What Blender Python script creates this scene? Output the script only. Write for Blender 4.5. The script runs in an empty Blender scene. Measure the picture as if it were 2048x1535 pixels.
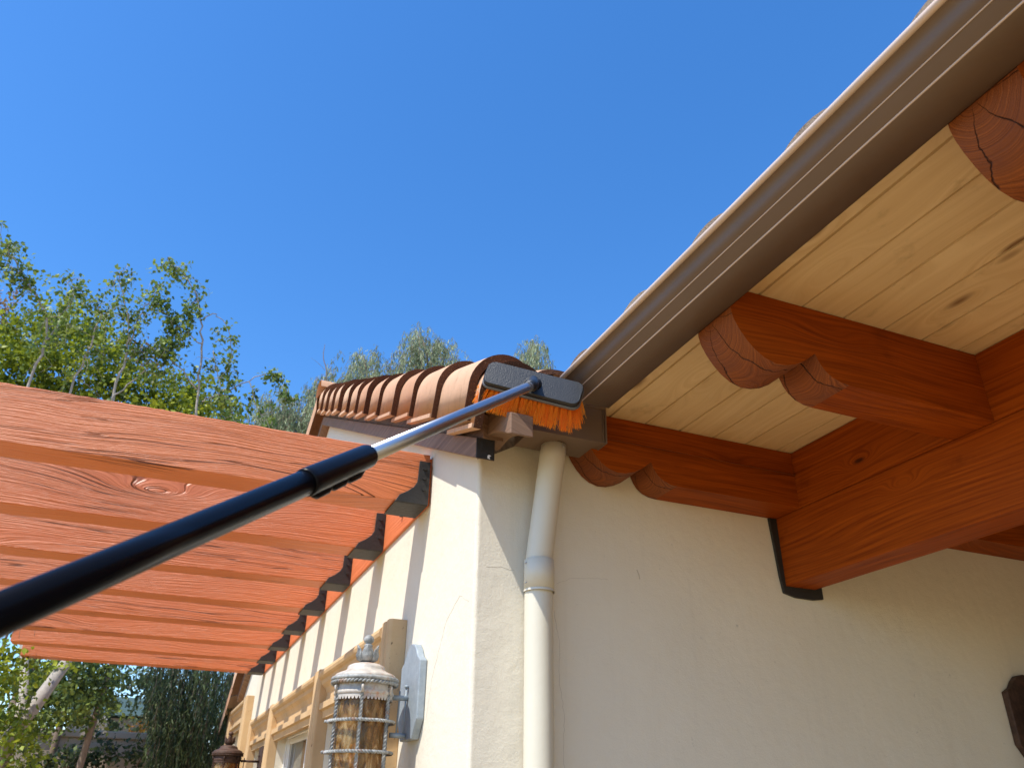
import bpy, bmesh, math, random
import numpy as np
from mathutils import Vector, Matrix
random.seed(7); RNG = np.random.default_rng(7)
S = bpy.context.scene
COL = S.collection
R = math.radians

# ---------------------------------------------------------------- camera
CAM = Vector((0, 0, 1.6))
right = Vector((0.92305, -0.38442, 0.01446)); up = Vector((-0.1923, -0.4285, 0.8829)); fwd = Vector((0.3329, 0.8177, 0.4694))
fwd.normalize(); right = (right - fwd*right.dot(fwd)).normalized(); up = right.cross(fwd)
cd = bpy.data.cameras.new('camera'); cam = bpy.data.objects.new('camera', cd); COL.objects.link(cam)
cam.matrix_world = Matrix(((right.x, up.x, -fwd.x, CAM.x), (right.y, up.y, -fwd.y, CAM.y), (right.z, up.z, -fwd.z, CAM.z), (0, 0, 0, 1)))
cd.sensor_fit = 'HORIZONTAL'; cd.sensor_width = 36; cd.lens = 36*1600/2048
cd.clip_start = .02; cd.clip_end = 2000
cd.dof.use_dof = True; cd.dof.focus_distance = 2.55; cd.dof.aperture_fstop = 7.5
S.camera = cam

# ---------------------------------------------------------------- light
sd = Vector((-.59, -.25, 1)).normalized()                 # towards the sun
EL = math.asin(sd.z); AZ = math.atan2(sd.x, sd.y)
w = bpy.data.worlds.new('World'); S.world = w; w.use_nodes = True
nt = w.node_tree; nt.nodes.clear()
sky = nt.nodes.new('ShaderNodeTexSky'); sky.sky_type = 'NISHITA'; sky.sun_disc = False
sky.sun_elevation = EL; sky.sun_rotation = AZ; sky.altitude = 0; sky.air_density = 1.0; sky.dust_density = .3; sky.ozone_density = 3.5
hs = nt.nodes.new('ShaderNodeHueSaturation'); hs.inputs['Saturation'].default_value = 1.28; hs.inputs['Hue'].default_value = .504
bg = nt.nodes.new('ShaderNodeBackground'); bg.inputs['Strength'].default_value = .15
wo = nt.nodes.new('ShaderNodeOutputWorld')
nt.links.new(sky.outputs[0], hs.inputs['Color']); nt.links.new(hs.outputs[0], bg.inputs[0]); nt.links.new(bg.outputs[0], wo.inputs[0])
sl = bpy.data.lights.new('sun', 'SUN'); sl.energy = 3.2; sl.angle = R(.5); sl.color = (1, .95, .86)
so = bpy.data.objects.new('sun', sl); COL.objects.link(so); so.location = (-6, -3, 12)
so.rotation_euler = sd.to_track_quat('Z', 'Y').to_euler()
S.view_settings.view_transform = 'Standard'; S.view_settings.look = 'None'; S.view_settings.exposure = .88; S.view_settings.gamma = 1

# ---------------------------------------------------------------- helpers
def ray(px, py):
    return (right*((px-1024)/1600) + up*(-(py-767.5)/1600) + fwd)
def W(px, py, dist):
    """point at horizontal distance dist from the camera"""
    v = ray(px, py); return CAM + v*(dist/math.hypot(v.x, v.y))

class MB:
    def __init__(s): s.v = []; s.f = []; s.sm = []
    def add(s, vs, fs, smooth=False):
        n = len(s.v); s.v += [tuple(p) for p in vs]; s.f += [tuple(i+n for i in f) for f in fs]; s.sm += [smooth]*len(fs); return s
    def box(s, x0, x1, y0, y1, z0, z1):
        return s.add([(x0,y0,z0),(x1,y0,z0),(x1,y1,z0),(x0,y1,z0),(x0,y0,z1),(x1,y0,z1),(x1,y1,z1),(x0,y1,z1)],
            [(0,3,2,1),(4,5,6,7),(0,1,5,4),(1,2,6,5),(2,3,7,6),(3,0,4,7)])
    def prism(s, poly, d0, d1, f, smooth=False):
        """poly list of 2d, f(u,v,d)->xyz"""
        n = len(poly)
        s.add([f(u,v,d0) for u,v in poly], [tuple(range(n))]); s.add([f(u,v,d1) for u,v in poly], [tuple(reversed(range(n)))])
        vs = [f(u,v,d0) for u,v in poly]+[f(u,v,d1) for u,v in poly]
        return s.add(vs, [(i,(i+1)%n,(i+1)%n+n,i+n) for i in range(n)], smooth)
    def tube(s, pts, rad, n=8, caps=True, smooth=True):
        pts = [Vector(p) for p in pts]; rad = rad if hasattr(rad,'__len__') else [rad]*len(pts)
        vs = []; ref = None
        for i,p in enumerate(pts):
            t = (pts[min(i+1,len(pts)-1)]-pts[max(i-1,0)]).normalized()
            if ref is None: ref = t.orthogonal().normalized()
            a = (ref - t*ref.dot(t)).normalized(); ref = a; b = t.cross(a)
            for k in range(n):
                an = 2*math.pi*k/n; vs.append(p+(a*math.cos(an)+b*math.sin(an))*rad[i])
        fs = [(i*n+k, i*n+(k+1)%n, (i+1)*n+(k+1)%n, (i+1)*n+k) for i in range(len(pts)-1) for k in range(n)]
        s.add(vs, fs, smooth)
        if caps:
            s.add(vs[:n], [tuple(reversed(range(n)))]); s.add(vs[-n:], [tuple(range(n))])
        return s
    def lathe(s, prof, c, n=40, smooth=True, axis='z'):
        vs = []
        for r,z in prof:
            for k in range(n):
                a = 2*math.pi*k/n; vs.append((c[0]+r*math.cos(a), c[1]+r*math.sin(a), c[2]+z))
        fs = [(i*n+k, i*n+(k+1)%n, (i+1)*n+(k+1)%n, (i+1)*n+k) for i in range(len(prof)-1) for k in range(n)]
        return s.add(vs, fs, smooth)
    def twist(s, pts, r, turns, closed=False, center=None):
        """square bar swept along pts, twisted"""
        pts = [Vector(p) for p in pts]; N = len(pts); vs = []
        for i,p in enumerate(pts):
            if closed: t = (pts[(i+1)%N]-pts[i-1]).normalized(); a = (p-Vector(center)); a.z = 0; a.normalize()
            else: t = (pts[min(i+1,N-1)]-pts[max(i-1,0)]).normalized(); a = Vector((1,0,0))
            a = (a-t*a.dot(t)).normalized(); b = t.cross(a)
            for k in range(4):
                an = math.pi/2*k + 2*math.pi*turns*i/N; vs.append(p+(a*math.cos(an)+b*math.sin(an))*r)
        M = N if closed else N-1
        return s.add(vs, [(i*4+k, i*4+(k+1)%4, ((i+1)%N)*4+(k+1)%4, ((i+1)%N)*4+k) for i in range(M) for k in range(4)], False)
    def build(s, name, mat, parent=None, bevel=0, fix=True):
        me = bpy.data.meshes.new(name); o = bpy.data.objects.new(name, me)
        off = Vector((0,0,0)); q = parent
        while q is not None: off += q.location; q = q.parent
        me.from_pydata([(x-off.x, y-off.y, z-off.z) for x,y,z in s.v], [], s.f)
        me.polygons.foreach_set('use_smooth', s.sm)
        if fix:
            bm = bmesh.new(); bm.from_mesh(me)
            bmesh.ops.remove_doubles(bm, verts=bm.verts, dist=1e-5)
            bmesh.ops.recalc_face_normals(bm, faces=bm.faces); bm.to_mesh(me); bm.free()
        me.materials.append(mat); COL.objects.link(o)
        if parent is not None: o.parent = parent
        if bevel:
            b = o.modifiers.new('bevel', 'BEVEL'); b.width = bevel; b.segments = 2; b.limit_method = 'ANGLE'; b.angle_limit = R(35); b.harden_normals = False
        return o

def tag(o, label=None, cat=None, group=None, kind=None):
    if label: o['label'] = label
    if cat: o['category'] = cat
    if group: o['group'] = group
    if kind: o['kind'] = kind
    return o
def thing(name, loc, label, cat, group=None):
    o = bpy.data.objects.new(name, None); o.empty_display_size = .1; COL.objects.link(o); o.location = loc
    return tag(o, label, cat, group)

# ---------------------------------------------------------------- materials
class NT:
    def __init__(s, name):
        s.m = bpy.data.materials.new(name); s.m.use_nodes = True; s.t = s.m.node_tree
        s.b = s.t.nodes['Principled BSDF']; s.out = s.t.nodes['Material Output']
    def n(s, typ, **kw):
        o = s.t.nodes.new(typ)
        for k,v in kw.items():
            if k.startswith('i_'):
                key = k[2:].replace('_',' ')
                o.inputs[int(key) if key.isdigit() else key].default_value = v
            else: setattr(o, k, v)
        return o
    def l(s, a, b): s.t.links.new(a, b)
    def math(s, op, a, b=None, clamp=False):
        o = s.n('ShaderNodeMath', operation=op); o.use_clamp = clamp
        for i,x in enumerate((a,b)):
            if x is None: continue
            if hasattr(x,'is_linked'): s.l(x, o.inputs[i])
            else: o.inputs[i].default_value = x
        return o.outputs[0]
    def ramp(s, fac, stops):
        o = s.n('ShaderNodeValToRGB'); e = o.color_ramp.elements
        while len(e) < len(stops): e.new(.5)
        for q,(p,c) in zip(e, stops): q.position = p; q.color = (*c,1) if len(c)==3 else c
        s.l(fac, o.inputs[0]); return o.outputs[0]
    def mix(s, fac, a, b, mode='MIX'):
        o = s.n('ShaderNodeMix', data_type='RGBA', blend_type=mode)
        for i,x in ((0,fac),(6,a),(7,b)):
            if hasattr(x,'is_linked'): s.l(x, o.inputs[i])
            else: o.inputs[i].default_value = x if i==0 else (*x,1)
        return o.outputs[2]
    def coord(s, rnd=True):
        t = s.n('ShaderNodeTexCoord').outputs['Object']
        if not rnd: return t
        oi = s.n('ShaderNodeObjectInfo').outputs['Random']
        sc = s.math('MULTIPLY', oi, 37.0)
        c = s.n('ShaderNodeCombineXYZ'); [s.l(sc, c.inputs[i]) for i in range(3)]
        a = s.n('ShaderNodeVectorMath', operation='ADD'); s.l(t, a.inputs[0]); s.l(c.outputs[0], a.inputs[1]); return a.outputs[0]
    def noise(s, vec, scale, detail=3, rough=.5, dist=0, d='3D'):
        o = s.n('ShaderNodeTexNoise', noise_dimensions=d); o.inputs['Scale'].default_value = scale; o.inputs['Detail'].default_value = detail
        o.inputs['Roughness'].default_value = rough; o.inputs['Distortion'].default_value = dist
        s.l(vec, o.inputs['Vector']); return o.outputs['Fac']
    def scale(s, vec, v):
        o = s.n('ShaderNodeVectorMath', operation='MULTIPLY'); s.l(vec, o.inputs[0]); o.inputs[1].default_value = v; return o.outputs[0]
    def bump(s, h, dist, strength=1.0, prev=None):
        o = s.n('ShaderNodeBump'); o.inputs['Distance'].default_value = dist; o.inputs['Strength'].default_value = strength
        s.l(h, o.inputs['Height'])
        if prev is not None: s.l(prev, o.inputs['Normal'])
        return o.outputs[0]
    def fin(s, col=None, rough=None, nrm=None, spec=None, metal=None):
        for k,v in (('Base Color',col),('Roughness',rough),('Normal',nrm),('Specular IOR Level',spec),('Metallic',metal)):
            if v is None: continue
            if hasattr(v,'is_linked'): s.l(v, s.b.inputs[k])
            else: s.b.inputs[k].default_value = (*v,1) if isinstance(v,tuple) else v
        return s.m

def wood(name, axis, dark, light, knotc, grain=45, bumpd=.0015, rough=.5, knot=1.0, crack=.0, spec=.4, stretch=.05, knotscale=(1.1,4), blot=None, contrast=1.0, kmul=2.6, kpush=.10, cth=.50, kb=1, kd=1, smudge=0):
    m = NT(name); c = m.coord()
    sep = m.n('ShaderNodeSeparateXYZ'); m.l(c, sep.inputs[0])
    ax = {'x':0,'y':1,'z':2}[axis]; o = [i for i in range(3) if i != ax]
    a, b, d = sep.outputs[ax], sep.outputs[o[0]], sep.outputs[o[1]]
    # knots
    kc = m.n('ShaderNodeCombineXYZ'); m.l(m.math('MULTIPLY', a, knotscale[0]), kc.inputs[0]); m.l(m.math('MULTIPLY', b, knotscale[1]*kb), kc.inputs[1]); m.l(m.math('MULTIPLY', d, knotscale[1]*kd), kc.inputs[2])
    vo = m.n('ShaderNodeTexVoronoi'); vo.inputs['Scale'].default_value = 1; m.l(kc.outputs[0], vo.inputs['Vector'])
    dist = vo.outputs['Distance']
    k = m.math('SUBTRACT', 1.0, m.math('MULTIPLY', dist, kmul), True); k2 = m.math('POWER', k, 2.0)
    # waviness
    lv = m.n('ShaderNodeCombineXYZ'); m.l(m.math('MULTIPLY', a, .9), lv.inputs[0]); m.l(m.math('MULTIPLY', b, 3), lv.inputs[1]); m.l(m.math('MULTIPLY', d, 3), lv.inputs[2])
    wob = m.math('MULTIPLY', m.noise(lv.outputs[0], 1, 2), .11)
    g = m.math('ADD', m.math('ADD', d, m.math('MULTIPLY', b, .45)), m.math('ADD', wob, m.math('MULTIPLY', k2, kpush*knot)))
    gv = m.n('ShaderNodeCombineXYZ'); m.l(m.math('MULTIPLY', a, grain*stretch), gv.inputs[0]); m.l(m.math('MULTIPLY', g, grain*2.2), gv.inputs[1])
    n1 = m.noise(gv.outputs[0], 1, 4, .6)
    gv2 = m.n('ShaderNodeCombineXYZ'); m.l(m.math('MULTIPLY', a, .55), gv2.inputs[0]); m.l(m.math('MULTIPLY', g, grain*.45), gv2.inputs[1])
    n2 = m.noise(gv2.outputs[0], 1, 2, .5)
    crk = m.math('SUBTRACT', 1.0, m.math('MULTIPLY', m.math('ABSOLUTE', m.math('SUBTRACT', n2, .56)), 70), True)
    brk = m.noise(lv.outputs[0], .9, 1); crk = m.math('MULTIPLY', crk, m.math('MULTIPLY', m.math('SUBTRACT', brk, cth), 9, True))
    crk = m.math('MULTIPLY', crk, crack)
    f = m.math('ADD', m.math('MULTIPLY', m.math('SUBTRACT', n1, .5), 1.6*contrast), .5, True)
    col = m.mix(f, dark, light)
    big = m.noise(c, 2.2, 3)
    col = m.mix(m.math('MULTIPLY', m.math('SUBTRACT', big, .38), 1.5, True), col, m.mix(.35, col, blot or dark))
    if smudge: col = m.mix(m.math('MULTIPLY', m.math('SUBTRACT', m.noise(m.scale(c,(7,4,7) if axis=='y' else (4,7,7)), 1.6, 5, .65), .60), 4.5*smudge, True), col, tuple(x*.5 for x in dark))
    kk = m.math('MULTIPLY', m.math('SUBTRACT', k, .74), 7, True)
    if knotc: col = m.mix(m.math('MULTIPLY', kk, .85), col, knotc)
    col = m.mix(m.math('MULTIPLY', crk, .75), col, tuple(x*.25 for x in dark))
    h = m.math('SUBTRACT', m.math('ADD', n1, m.math('MULTIPLY', k2, .5)), m.math('MULTIPLY', crk, 2.0))
    nb = m.bump(h, bumpd)
    return m.fin(col, rough, nb, spec)

def plain(name, col, rough=.5, metal=0, spec=.5, var=.12, nscale=9, bumpd=.0, bscale=120):
    m = NT(name); c = m.coord()
    n = m.noise(c, nscale, 4)
    cc = m.mix(n, tuple(x*(1-var) for x in col), tuple(min(1,x*(1+var)) for x in col))
    nb = m.bump(m.noise(c, bscale, 4, .6), bumpd) if bumpd else None
    return m.fin(cc, rough, nb, spec, metal)

def stucco(name, col, var=.05):
    m = NT(name); c = m.coord(False)
    a = m.noise(c, 3.0, 4); b = m.noise(c, 160, 5, .7); d = m.noise(c, 14, 3, .55)
    cc = m.mix(a, tuple(x*(1-var) for x in col), tuple(min(1,x*(1+var)) for x in col))
    st = m.noise(m.scale(c,(22,22,1.3)), 1, 4, .6); cc = m.mix(m.math('MULTIPLY', m.math('SUBTRACT', st, .55), 1.1, True), cc, tuple(x*.80 for x in col))
    sp = m.noise(c, 38, 2); cc = m.mix(m.math('MULTIPLY', m.math('SUBTRACT', sp, .74), 9, True), cc, tuple(x*.72 for x in col))
    nb = m.bump(d, .0045, .7); nb = m.bump(b, .0011, 1, nb)
    return m.fin(cc, .9, nb, .2)

M_stucco = stucco('cream_stucco', (.755,.695,.565))
M_stuccoB = stucco('warm_cream_stucco', (.70,.60,.46))
M_orange = wood('orange_painted_timber', 'x', (.57,.145,.042), (.80,.25,.088), None, kmul=2.0, kpush=.13, kb=0, cth=.44, grain=78, bumpd=.0065, rough=.42, crack=1.0, spec=.45, knotscale=(.8,3.6), blot=(.48,.11,.035), contrast=.7, stretch=.035)
M_orangeY = wood('orange_painted_ledger', 'y', (.60,.14,.04), (.80,.24,.09), None, grain=42, bumpd=.004, rough=.55, crack=.5, contrast=.6)
M_redX = wood('redwood_stained_rafter', 'x', (.11,.016,.002), (.47,.098,.007), (.03,.008,.004), grain=58, bumpd=.0010, spec=.10, rough=.5, crack=.15, knotscale=(1.2,4.5), kb=0, kmul=3.4, smudge=.4)
M_redY = wood('redwood_stained_beam', 'y', (.14,.020,.002), (.46,.098,.007), (.03,.008,.004), grain=55, bumpd=.0010, spec=.10, rough=.5, crack=.15, knotscale=(2.2,6.5), kb=0, kmul=3.4, smudge=.5)
def mk_endgrain():
    m = NT('redwood_end_grain'); c = m.coord(False); sep = m.n('ShaderNodeSeparateXYZ'); m.l(c, sep.inputs[0])
    y = m.math('MULTIPLY', m.math('FRACT', m.math('DIVIDE', m.math('ADD', sep.outputs[1], 20.499), .802)), .802)   # 0 at each rafter's near face
    wob = m.math('MULTIPLY', m.noise(c, 14, 3), .02)
    dy = m.math('SUBTRACT', m.math('ADD', y, wob), .105); dz = m.math('SUBTRACT', sep.outputs[2], 2.735)
    rr = m.math('SQRT', m.math('ADD', m.math('MULTIPLY', dy, dy), m.math('MULTIPLY', dz, dz)))
    cv = m.n('ShaderNodeCombineXYZ'); m.l(m.math('MULTIPLY', rr, 330), cv.inputs[0])
    ring = m.noise(cv.outputs[0], 1, 2, .6); ang = m.math('ARCTAN2', dz, dy)
    fine = m.noise(c, 260, 3, .7); big = m.noise(c, 9, 4, .6)
    f = m.math('ADD', m.math('MULTIPLY', m.math('SUBTRACT', ring, .5), 2.2), .5, True)
    col = m.mix(f, (.075,.014,.003), (.46,.13,.025)); col = m.mix(m.math('MULTIPLY', fine, .45), col, (.12,.03,.008))
    col = m.mix(m.math('MULTIPLY', m.math('SUBTRACT', big, .42), 2.4, True), col, (.16,.045,.020))
    ck = None
    for a0, wd in ((-1.9,.020),(-2.9,.014),(-1.2,.016)):
        aw = m.math('ADD', ang, m.math('MULTIPLY', m.math('SUBTRACT', big, .5), .55))
        q = m.math('SUBTRACT', 1.0, m.math('DIVIDE', m.math('ABSOLUTE', m.math('SUBTRACT', aw, a0)), wd), True)
        ck = q if ck is None else m.math('MAXIMUM', ck, q)
    col = m.mix(m.math('MULTIPLY', ck, .9), col, (.012,.004,.002))
    h = m.math('SUBTRACT', m.math('ADD', ring, m.math('MULTIPLY', fine, .5)), m.math('MULTIPLY', ck, 2))
    return m.fin(col, .55, m.bump(h, .0022), .25)
M_redEnd = mk_endgrain()
M_plank = wood('pine_ceiling_board', 'y', (.62,.42,.21), (.84,.64,.38), (.16,.07,.025), grain=30, bumpd=.0006, rough=.55, spec=.25, crack=0, knotscale=(2.4,7), blot=(.42,.25,.10), contrast=1.0, kmul=1.8, kd=0, smudge=.7)
M_darkwood = wood('shade_wall_brown_wood', 'y', (.10,.055,.032), (.36,.22,.14), None, grain=36, bumpd=.0015, rough=.7, crack=.6)
M_black = plain('black_bitumen_steel', (.028,.026,.024), .55, .2, .5, .3, 14, .002, 60)
M_gutter = plain('brown_aluminium', (.150,.100,.070), .48, .0, .4, .16, 5, .002, 5)
M_gutlip = plain('painted_sun_highlight', (.60,.47,.39), .4, 0, .5, .1, 5)  # pale colour paints the sun's highlight onto gutter lip and folds
M_pipe = plain('cream_painted_pipe', (.66,.62,.50), .42, 0, .5, .04, 4, .002, 5)
M_metal = plain('brushed_aluminium', (.50,.51,.53), .36, 1, .5, .05, 4)
M_blackpole = plain('glossy_black_pole', (.005,.005,.006), .22, 0, .08, .1, 4)
M_collar = plain('black_collar_plastic', (.005,.005,.006), .3, 0, .16, .1, 4)
M_plastic = plain('pebbled_black_plastic', (.014,.016,.018), .40, 0, .5, .15, 30, .0010, 260)
M_rim = plain('grey_rubber_rim', (.12,.12,.125), .4, 0, .5, .08, 8)
M_vinyl = plain('white_vinyl', (.80,.80,.79), .35, 0, .5, .02)
M_ground = stucco('patio_concrete', (.36,.245,.110), .10)

def mk_glass_dark():
    m = NT('window_glass'); m.fin((.035,.04,.045), .04, None, .9); return m.m
M_glass = mk_glass_dark()
def mk_bristle():
    m = NT('orange_bristle'); c = m.coord(False)
    oi = m.n('ShaderNodeAttribute', attribute_name='rnd').outputs['Fac']
    col = m.mix(oi, (1.0,.27,.005), (1.0,.50,.03)); m.fin(col, .4, None, .4)
    t = m.n('ShaderNodeBsdfTranslucent'); m.l(col, t.inputs[0]); mx = m.n('ShaderNodeMixShader'); mx.inputs[0].default_value = .5
    m.l(m.b.outputs[0], mx.inputs[1]); m.l(t.outputs[0], mx.inputs[2]); m.l(mx.outputs[0], m.out.inputs['Surface'])
    return m.m
M_bristle = mk_bristle()
def mk_tile(name, lo, hi, rough_end=False):
    m = NT(name); c = m.coord()
    n = m.noise(c, 5, 4); oi = m.n('ShaderNodeObjectInfo').outputs['Random']
    col = m.mix(n, lo, hi); col = m.mix(m.math('MULTIPLY', oi, .8), col, (lo[0]*.80,lo[1]*.66,lo[2]*.58)); dt = m.noise(c, 11, 6, .7); col = m.mix(m.math('MULTIPLY', m.math('SUBTRACT', dt, .56), 3.5, True), col, tuple(x*.45 for x in lo))
    st = m.noise(m.scale(c, (3,30,3)), 4, 3); col = m.mix(m.math('MULTIPLY', m.math('SUBTRACT', st, .55), 2.2, True), col, tuple(x*.55 for x in lo))
    b = m.noise(c, 90 if not rough_end else 210, 4, .7)
    if rough_end:
        col = m.mix(m.math('MULTIPLY', m.math('SUBTRACT', b, .60), 7, True), col, (.55,.33,.20))
    return m.fin(col, .85, m.bump(b, .0012 if not rough_end else .006), .2)
M_tile = mk_tile('terracotta_tile', (.58,.35,.215), (.80,.54,.36))
M_tileend2 = mk_tile('weathered_tile_edge', (.20,.15,.11), (.48,.38,.28), True)
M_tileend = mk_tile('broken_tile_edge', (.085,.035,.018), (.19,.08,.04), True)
def mk_stone():
    m = NT('tan_cast_stone'); c = m.coord()
    n = m.noise(c, 7, 5, .6); p = m.noise(m.scale(c,(1,1,.6)), 70, 2)
    col = m.mix(n, (.48,.31,.155), (.68,.49,.28)); col = m.mix(m.math('MULTIPLY', m.math('SUBTRACT', p, .70), 14, True), col, (.16,.10,.05))
    return m.fin(col, .8, m.bump(m.noise(c, 60, 4, .6), .0015), .2)
M_stone = mk_stone()
def mk_patina(name, base, pale, rust, amt):
    m = NT(name); c = m.coord()
    n = m.noise(c, 34, 5, .7); n = m.math('ADD', m.math('MULTIPLY', m.math('SUBTRACT', n, .5), 2.4), .5, True); r = m.noise(c, 14, 6, .75)
    col = m.mix(n, base, pale)
    col = m.mix(m.math('MULTIPLY', m.math('SUBTRACT', r, amt), 7, True), col, rust)
    return m.fin(col, .6, m.bump(m.noise(c, 150, 4, .7), .0014), .35, .25)
M_pat = mk_patina('grey_patina_iron', (.10,.11,.115), (.50,.50,.47), (.38,.17,.08), .57)
M_rust = mk_patina('rusty_patina_iron', (.36,.33,.29), (.62,.56,.48), (.46,.19,.09), .53)
M_plate = mk_patina('blue_grey_painted_iron', (.27,.32,.36), (.38,.43,.46), (.33,.27,.22), .74)
M_dkiron = mk_patina('dark_brown_iron', (.045,.026,.020), (.12,.07,.05), (.16,.07,.04), .6)
def mk_amber():
    m = NT('amber_seeded_glass'); c = m.coord()
    s1 = m.noise(m.scale(c,(14,14,4.5)), 3, 4, .6, 1.2)
    tint = m.ramp(s1, [(.30,(.30,.15,.03)),(.5,(.78,.52,.20)),(.68,(.95,.80,.50))])
    tr = m.n('ShaderNodeBsdfTransparent'); m.l(tint, tr.inputs[0])
    m.fin(m.ramp(s1, [(.30,(.10,.045,.008)),(.5,(.36,.21,.06)),(.68,(.70,.55,.30))]), .08, m.bump(s1, .006), .8)
    mx = m.n('ShaderNodeMixShader'); mx.inputs[0].default_value = .38
    m.l(tr.outputs[0], mx.inputs[1]); m.l(m.b.outputs[0], mx.inputs[2]); m.l(mx.outputs[0], m.out.inputs['Surface']); return m.m
M_amber = mk_amber()
def mk_leaf(name, dark, mid, light, trans=.35, rough=.5):
    m = NT(name)
    a = m.n('ShaderNodeAttribute', attribute_name='rnd').outputs['Fac']
    col = m.ramp(a, [(0,dark),(.5,mid),(1,light)])
    m.fin(col, rough, None, .35)
    t = m.n('ShaderNodeBsdfTranslucent'); m.l(m.mix(.5, col, light), t.inputs[0])
    mx = m.n('ShaderNodeMixShader'); mx.inputs[0].default_value = trans
    m.l(m.b.outputs[0], mx.inputs[1]); m.l(t.outputs[0], mx.inputs[2]); m.l(mx.outputs[0], m.out.inputs['Surface']); return m.m
M_birch = mk_leaf('birch_leaf', (.030,.065,.015), (.11,.19,.035), (.36,.44,.08))
M_dense = mk_leaf('broadleaf', (.03,.065,.010), (.14,.21,.015), (.48,.52,.04))
M_willow = mk_leaf('narrow_grey_green_leaf', (.08,.12,.06), (.23,.29,.15), (.50,.55,.32))
M_dark = mk_leaf('dark_drooping_leaf', (.010,.020,.008), (.045,.075,.025), (.26,.32,.13), .3)
M_mid = mk_leaf('mid_green_leaf', (.02,.042,.010), (.065,.105,.020), (.26,.32,.06), .25)
M_redleaf = mk_leaf('bronze_leaf', (.10,.05,.02), (.24,.12,.05), (.40,.28,.10))
M_bark = plain('pale_birch_bark', (.36,.32,.27), .8, 0, .2, .35, 18, .004, 40)
M_twig = plain('grey_brown_twig', (.22,.16,.12), .8, 0, .2, .3, 18)
M_white = plain('white_petal', (.8,.8,.76), .6)

# ================================================================ GROUND
g = MB().add([(-80,-80,0),(80,-80,0),(80,120,0),(-80,120,0)], [(0,1,2,3)]).build('ground', M_ground); tag(g, kind='structure')

# ================================================================ HOUSE
XW = .823; YB = 2.3; YE = 10.2; YR = 5.75
house = thing('stucco_house', (2.5, 5.0, 0), 'cream stucco house with tiled gable roof and open timber porch', 'house')
SL = .458; ZR = 4.20
def zroof(y): return ZR - SL*abs(y-YR)                 # top of the gable wall
# --- gable wall with window openings (y0,y1,z0,z1)
OPEN = [(3.17,4.44,.9,2.06),(4.60,6.22,.9,2.06),(6.38,7.50,.9,2.06),(8.45,9.75,.9,2.34)]
def wallA():
    m = MB(); ys = sorted({YB+.014,YR,YE}|{y for o in OPEN for y in o[:2]}|{YB+.6,9.9,8.0})
    for a,b in zip(ys, ys[1:]):
        op = [o for o in OPEN if o[0] <= a+1e-6 and o[1] >= b-1e-6]
        if op:
            z0,z1 = op[0][2:]
            m.add([(XW,a,0),(XW,b,0),(XW,b,z0),(XW,a,z0)], [(0,1,2,3)])
            m.add([(XW,a,z1),(XW,b,z1),(XW,b,zroof(b)),(XW,a,zroof(a))], [(0,1,2,3)])
        else: m.add([(XW,a,0),(XW,b,0),(XW,b,zroof(b)),(XW,a,zroof(a))], [(0,1,2,3)])
    for y0,y1,z0,z1 in OPEN:
        X2 = XW+.16
        for q in ([(XW,y0,z0),(X2,y0,z0),(X2,y0,z1),(XW,y0,z1)],[(XW,y1,z0),(X2,y1,z0),(X2,y1,z1),(XW,y1,z1)],[(XW,y0,z1),(X2,y0,z1),(X2,y1,z1),(XW,y1,z1)],[(XW,y0,z0),(X2,y0,z0),(X2,y1,z0),(XW,y1,z0)]):
            m.add(q, [(0,1,2,3)])
    m.add([(XW,YE,0),(4.4,YE,0),(4.4,YE,zroof(YE)),(XW,YE,zroof(YE))],[(0,1,2,3)])
    return m
RC = .014
def walls():
    m = wallA(); n = 8
    arc = [(XW+RC-RC*math.cos(math.pi/2*k/n), YB+RC-RC*math.sin(math.pi/2*k/n)) for k in range(n+1)]
    zt_ = zroof(YB)
    zs_ = [zt_*k/60 for k in range(61)]
    jit = [[random.uniform(-.0006,.0006) for _ in arc] for _ in zs_]
    m.add([(x+(jit[j][i] if 0<i<n else 0),y+(jit[j][i] if 0<i<n else 0),z) for j,z in enumerate(zs_) for i,(x,y) in enumerate(arc)], [(j*(n+1)+i,j*(n+1)+i+1,(j+1)*(n+1)+i+1,(j+1)*(n+1)+i) for j in range(60) for i in range(n)], True)
    m.add([(XW+RC,YB,0),(4.4,YB,0),(4.4,YB,3.3),(XW+1.2,YB,3.3),(XW+RC,YB,zt_)],[(0,1,2,3,4)])
    return m
wa = walls().build('stucco_wall', M_stucco, house)
sw = MB().add([(4.4,YB,0),(4.4,-2.2,0),(4.4,-2.2,3.3),(4.4,YB,3.3)],[(0,1,2,3)]).build('unseen_shade_wall', M_darkwood, house)  # unseen dark wall, added to cut skylight on the porch wall
# hairline cracks
M_crack = plain('crack_shadow_line', (.54,.48,.38), .9)
def crackline(pts, r=.0006):
    out = []
    for i in range(len(pts)-1):
        a, b = Vector(pts[i]), Vector(pts[i+1]); n = max(2, int((b-a).length/.012))
        for k in range(n):
            p = a.lerp(b, k/n); j = .0022; out.append(p+Vector((0 if abs(a.x-b.x)<1e-6 else random.uniform(-j,j), 0 if abs(a.y-b.y)<1e-6 else random.uniform(-j,j), random.uniform(-j,j))))
    out.append(Vector(pts[-1])); return MB().tube(out, r, 4, False)
crackline([(1.10,YB,2.235),(1.16,YB,2.262),(1.22,YB,2.268),(1.29,YB,2.27)]).build('hairline_crack', M_crack, house)
crackline([(.86,YB,2.262),(.91,YB,2.268),(.955,YB,2.262)], .0006).build('hairline_crack', M_crack, house)
crackline([(XW,2.34,2.16),(XW,2.43,2.20),(XW,2.56,2.14),(XW,2.68,1.98),(XW,2.72,1.86)], .0008).build('hairline_crack', M_crack, house)
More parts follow.
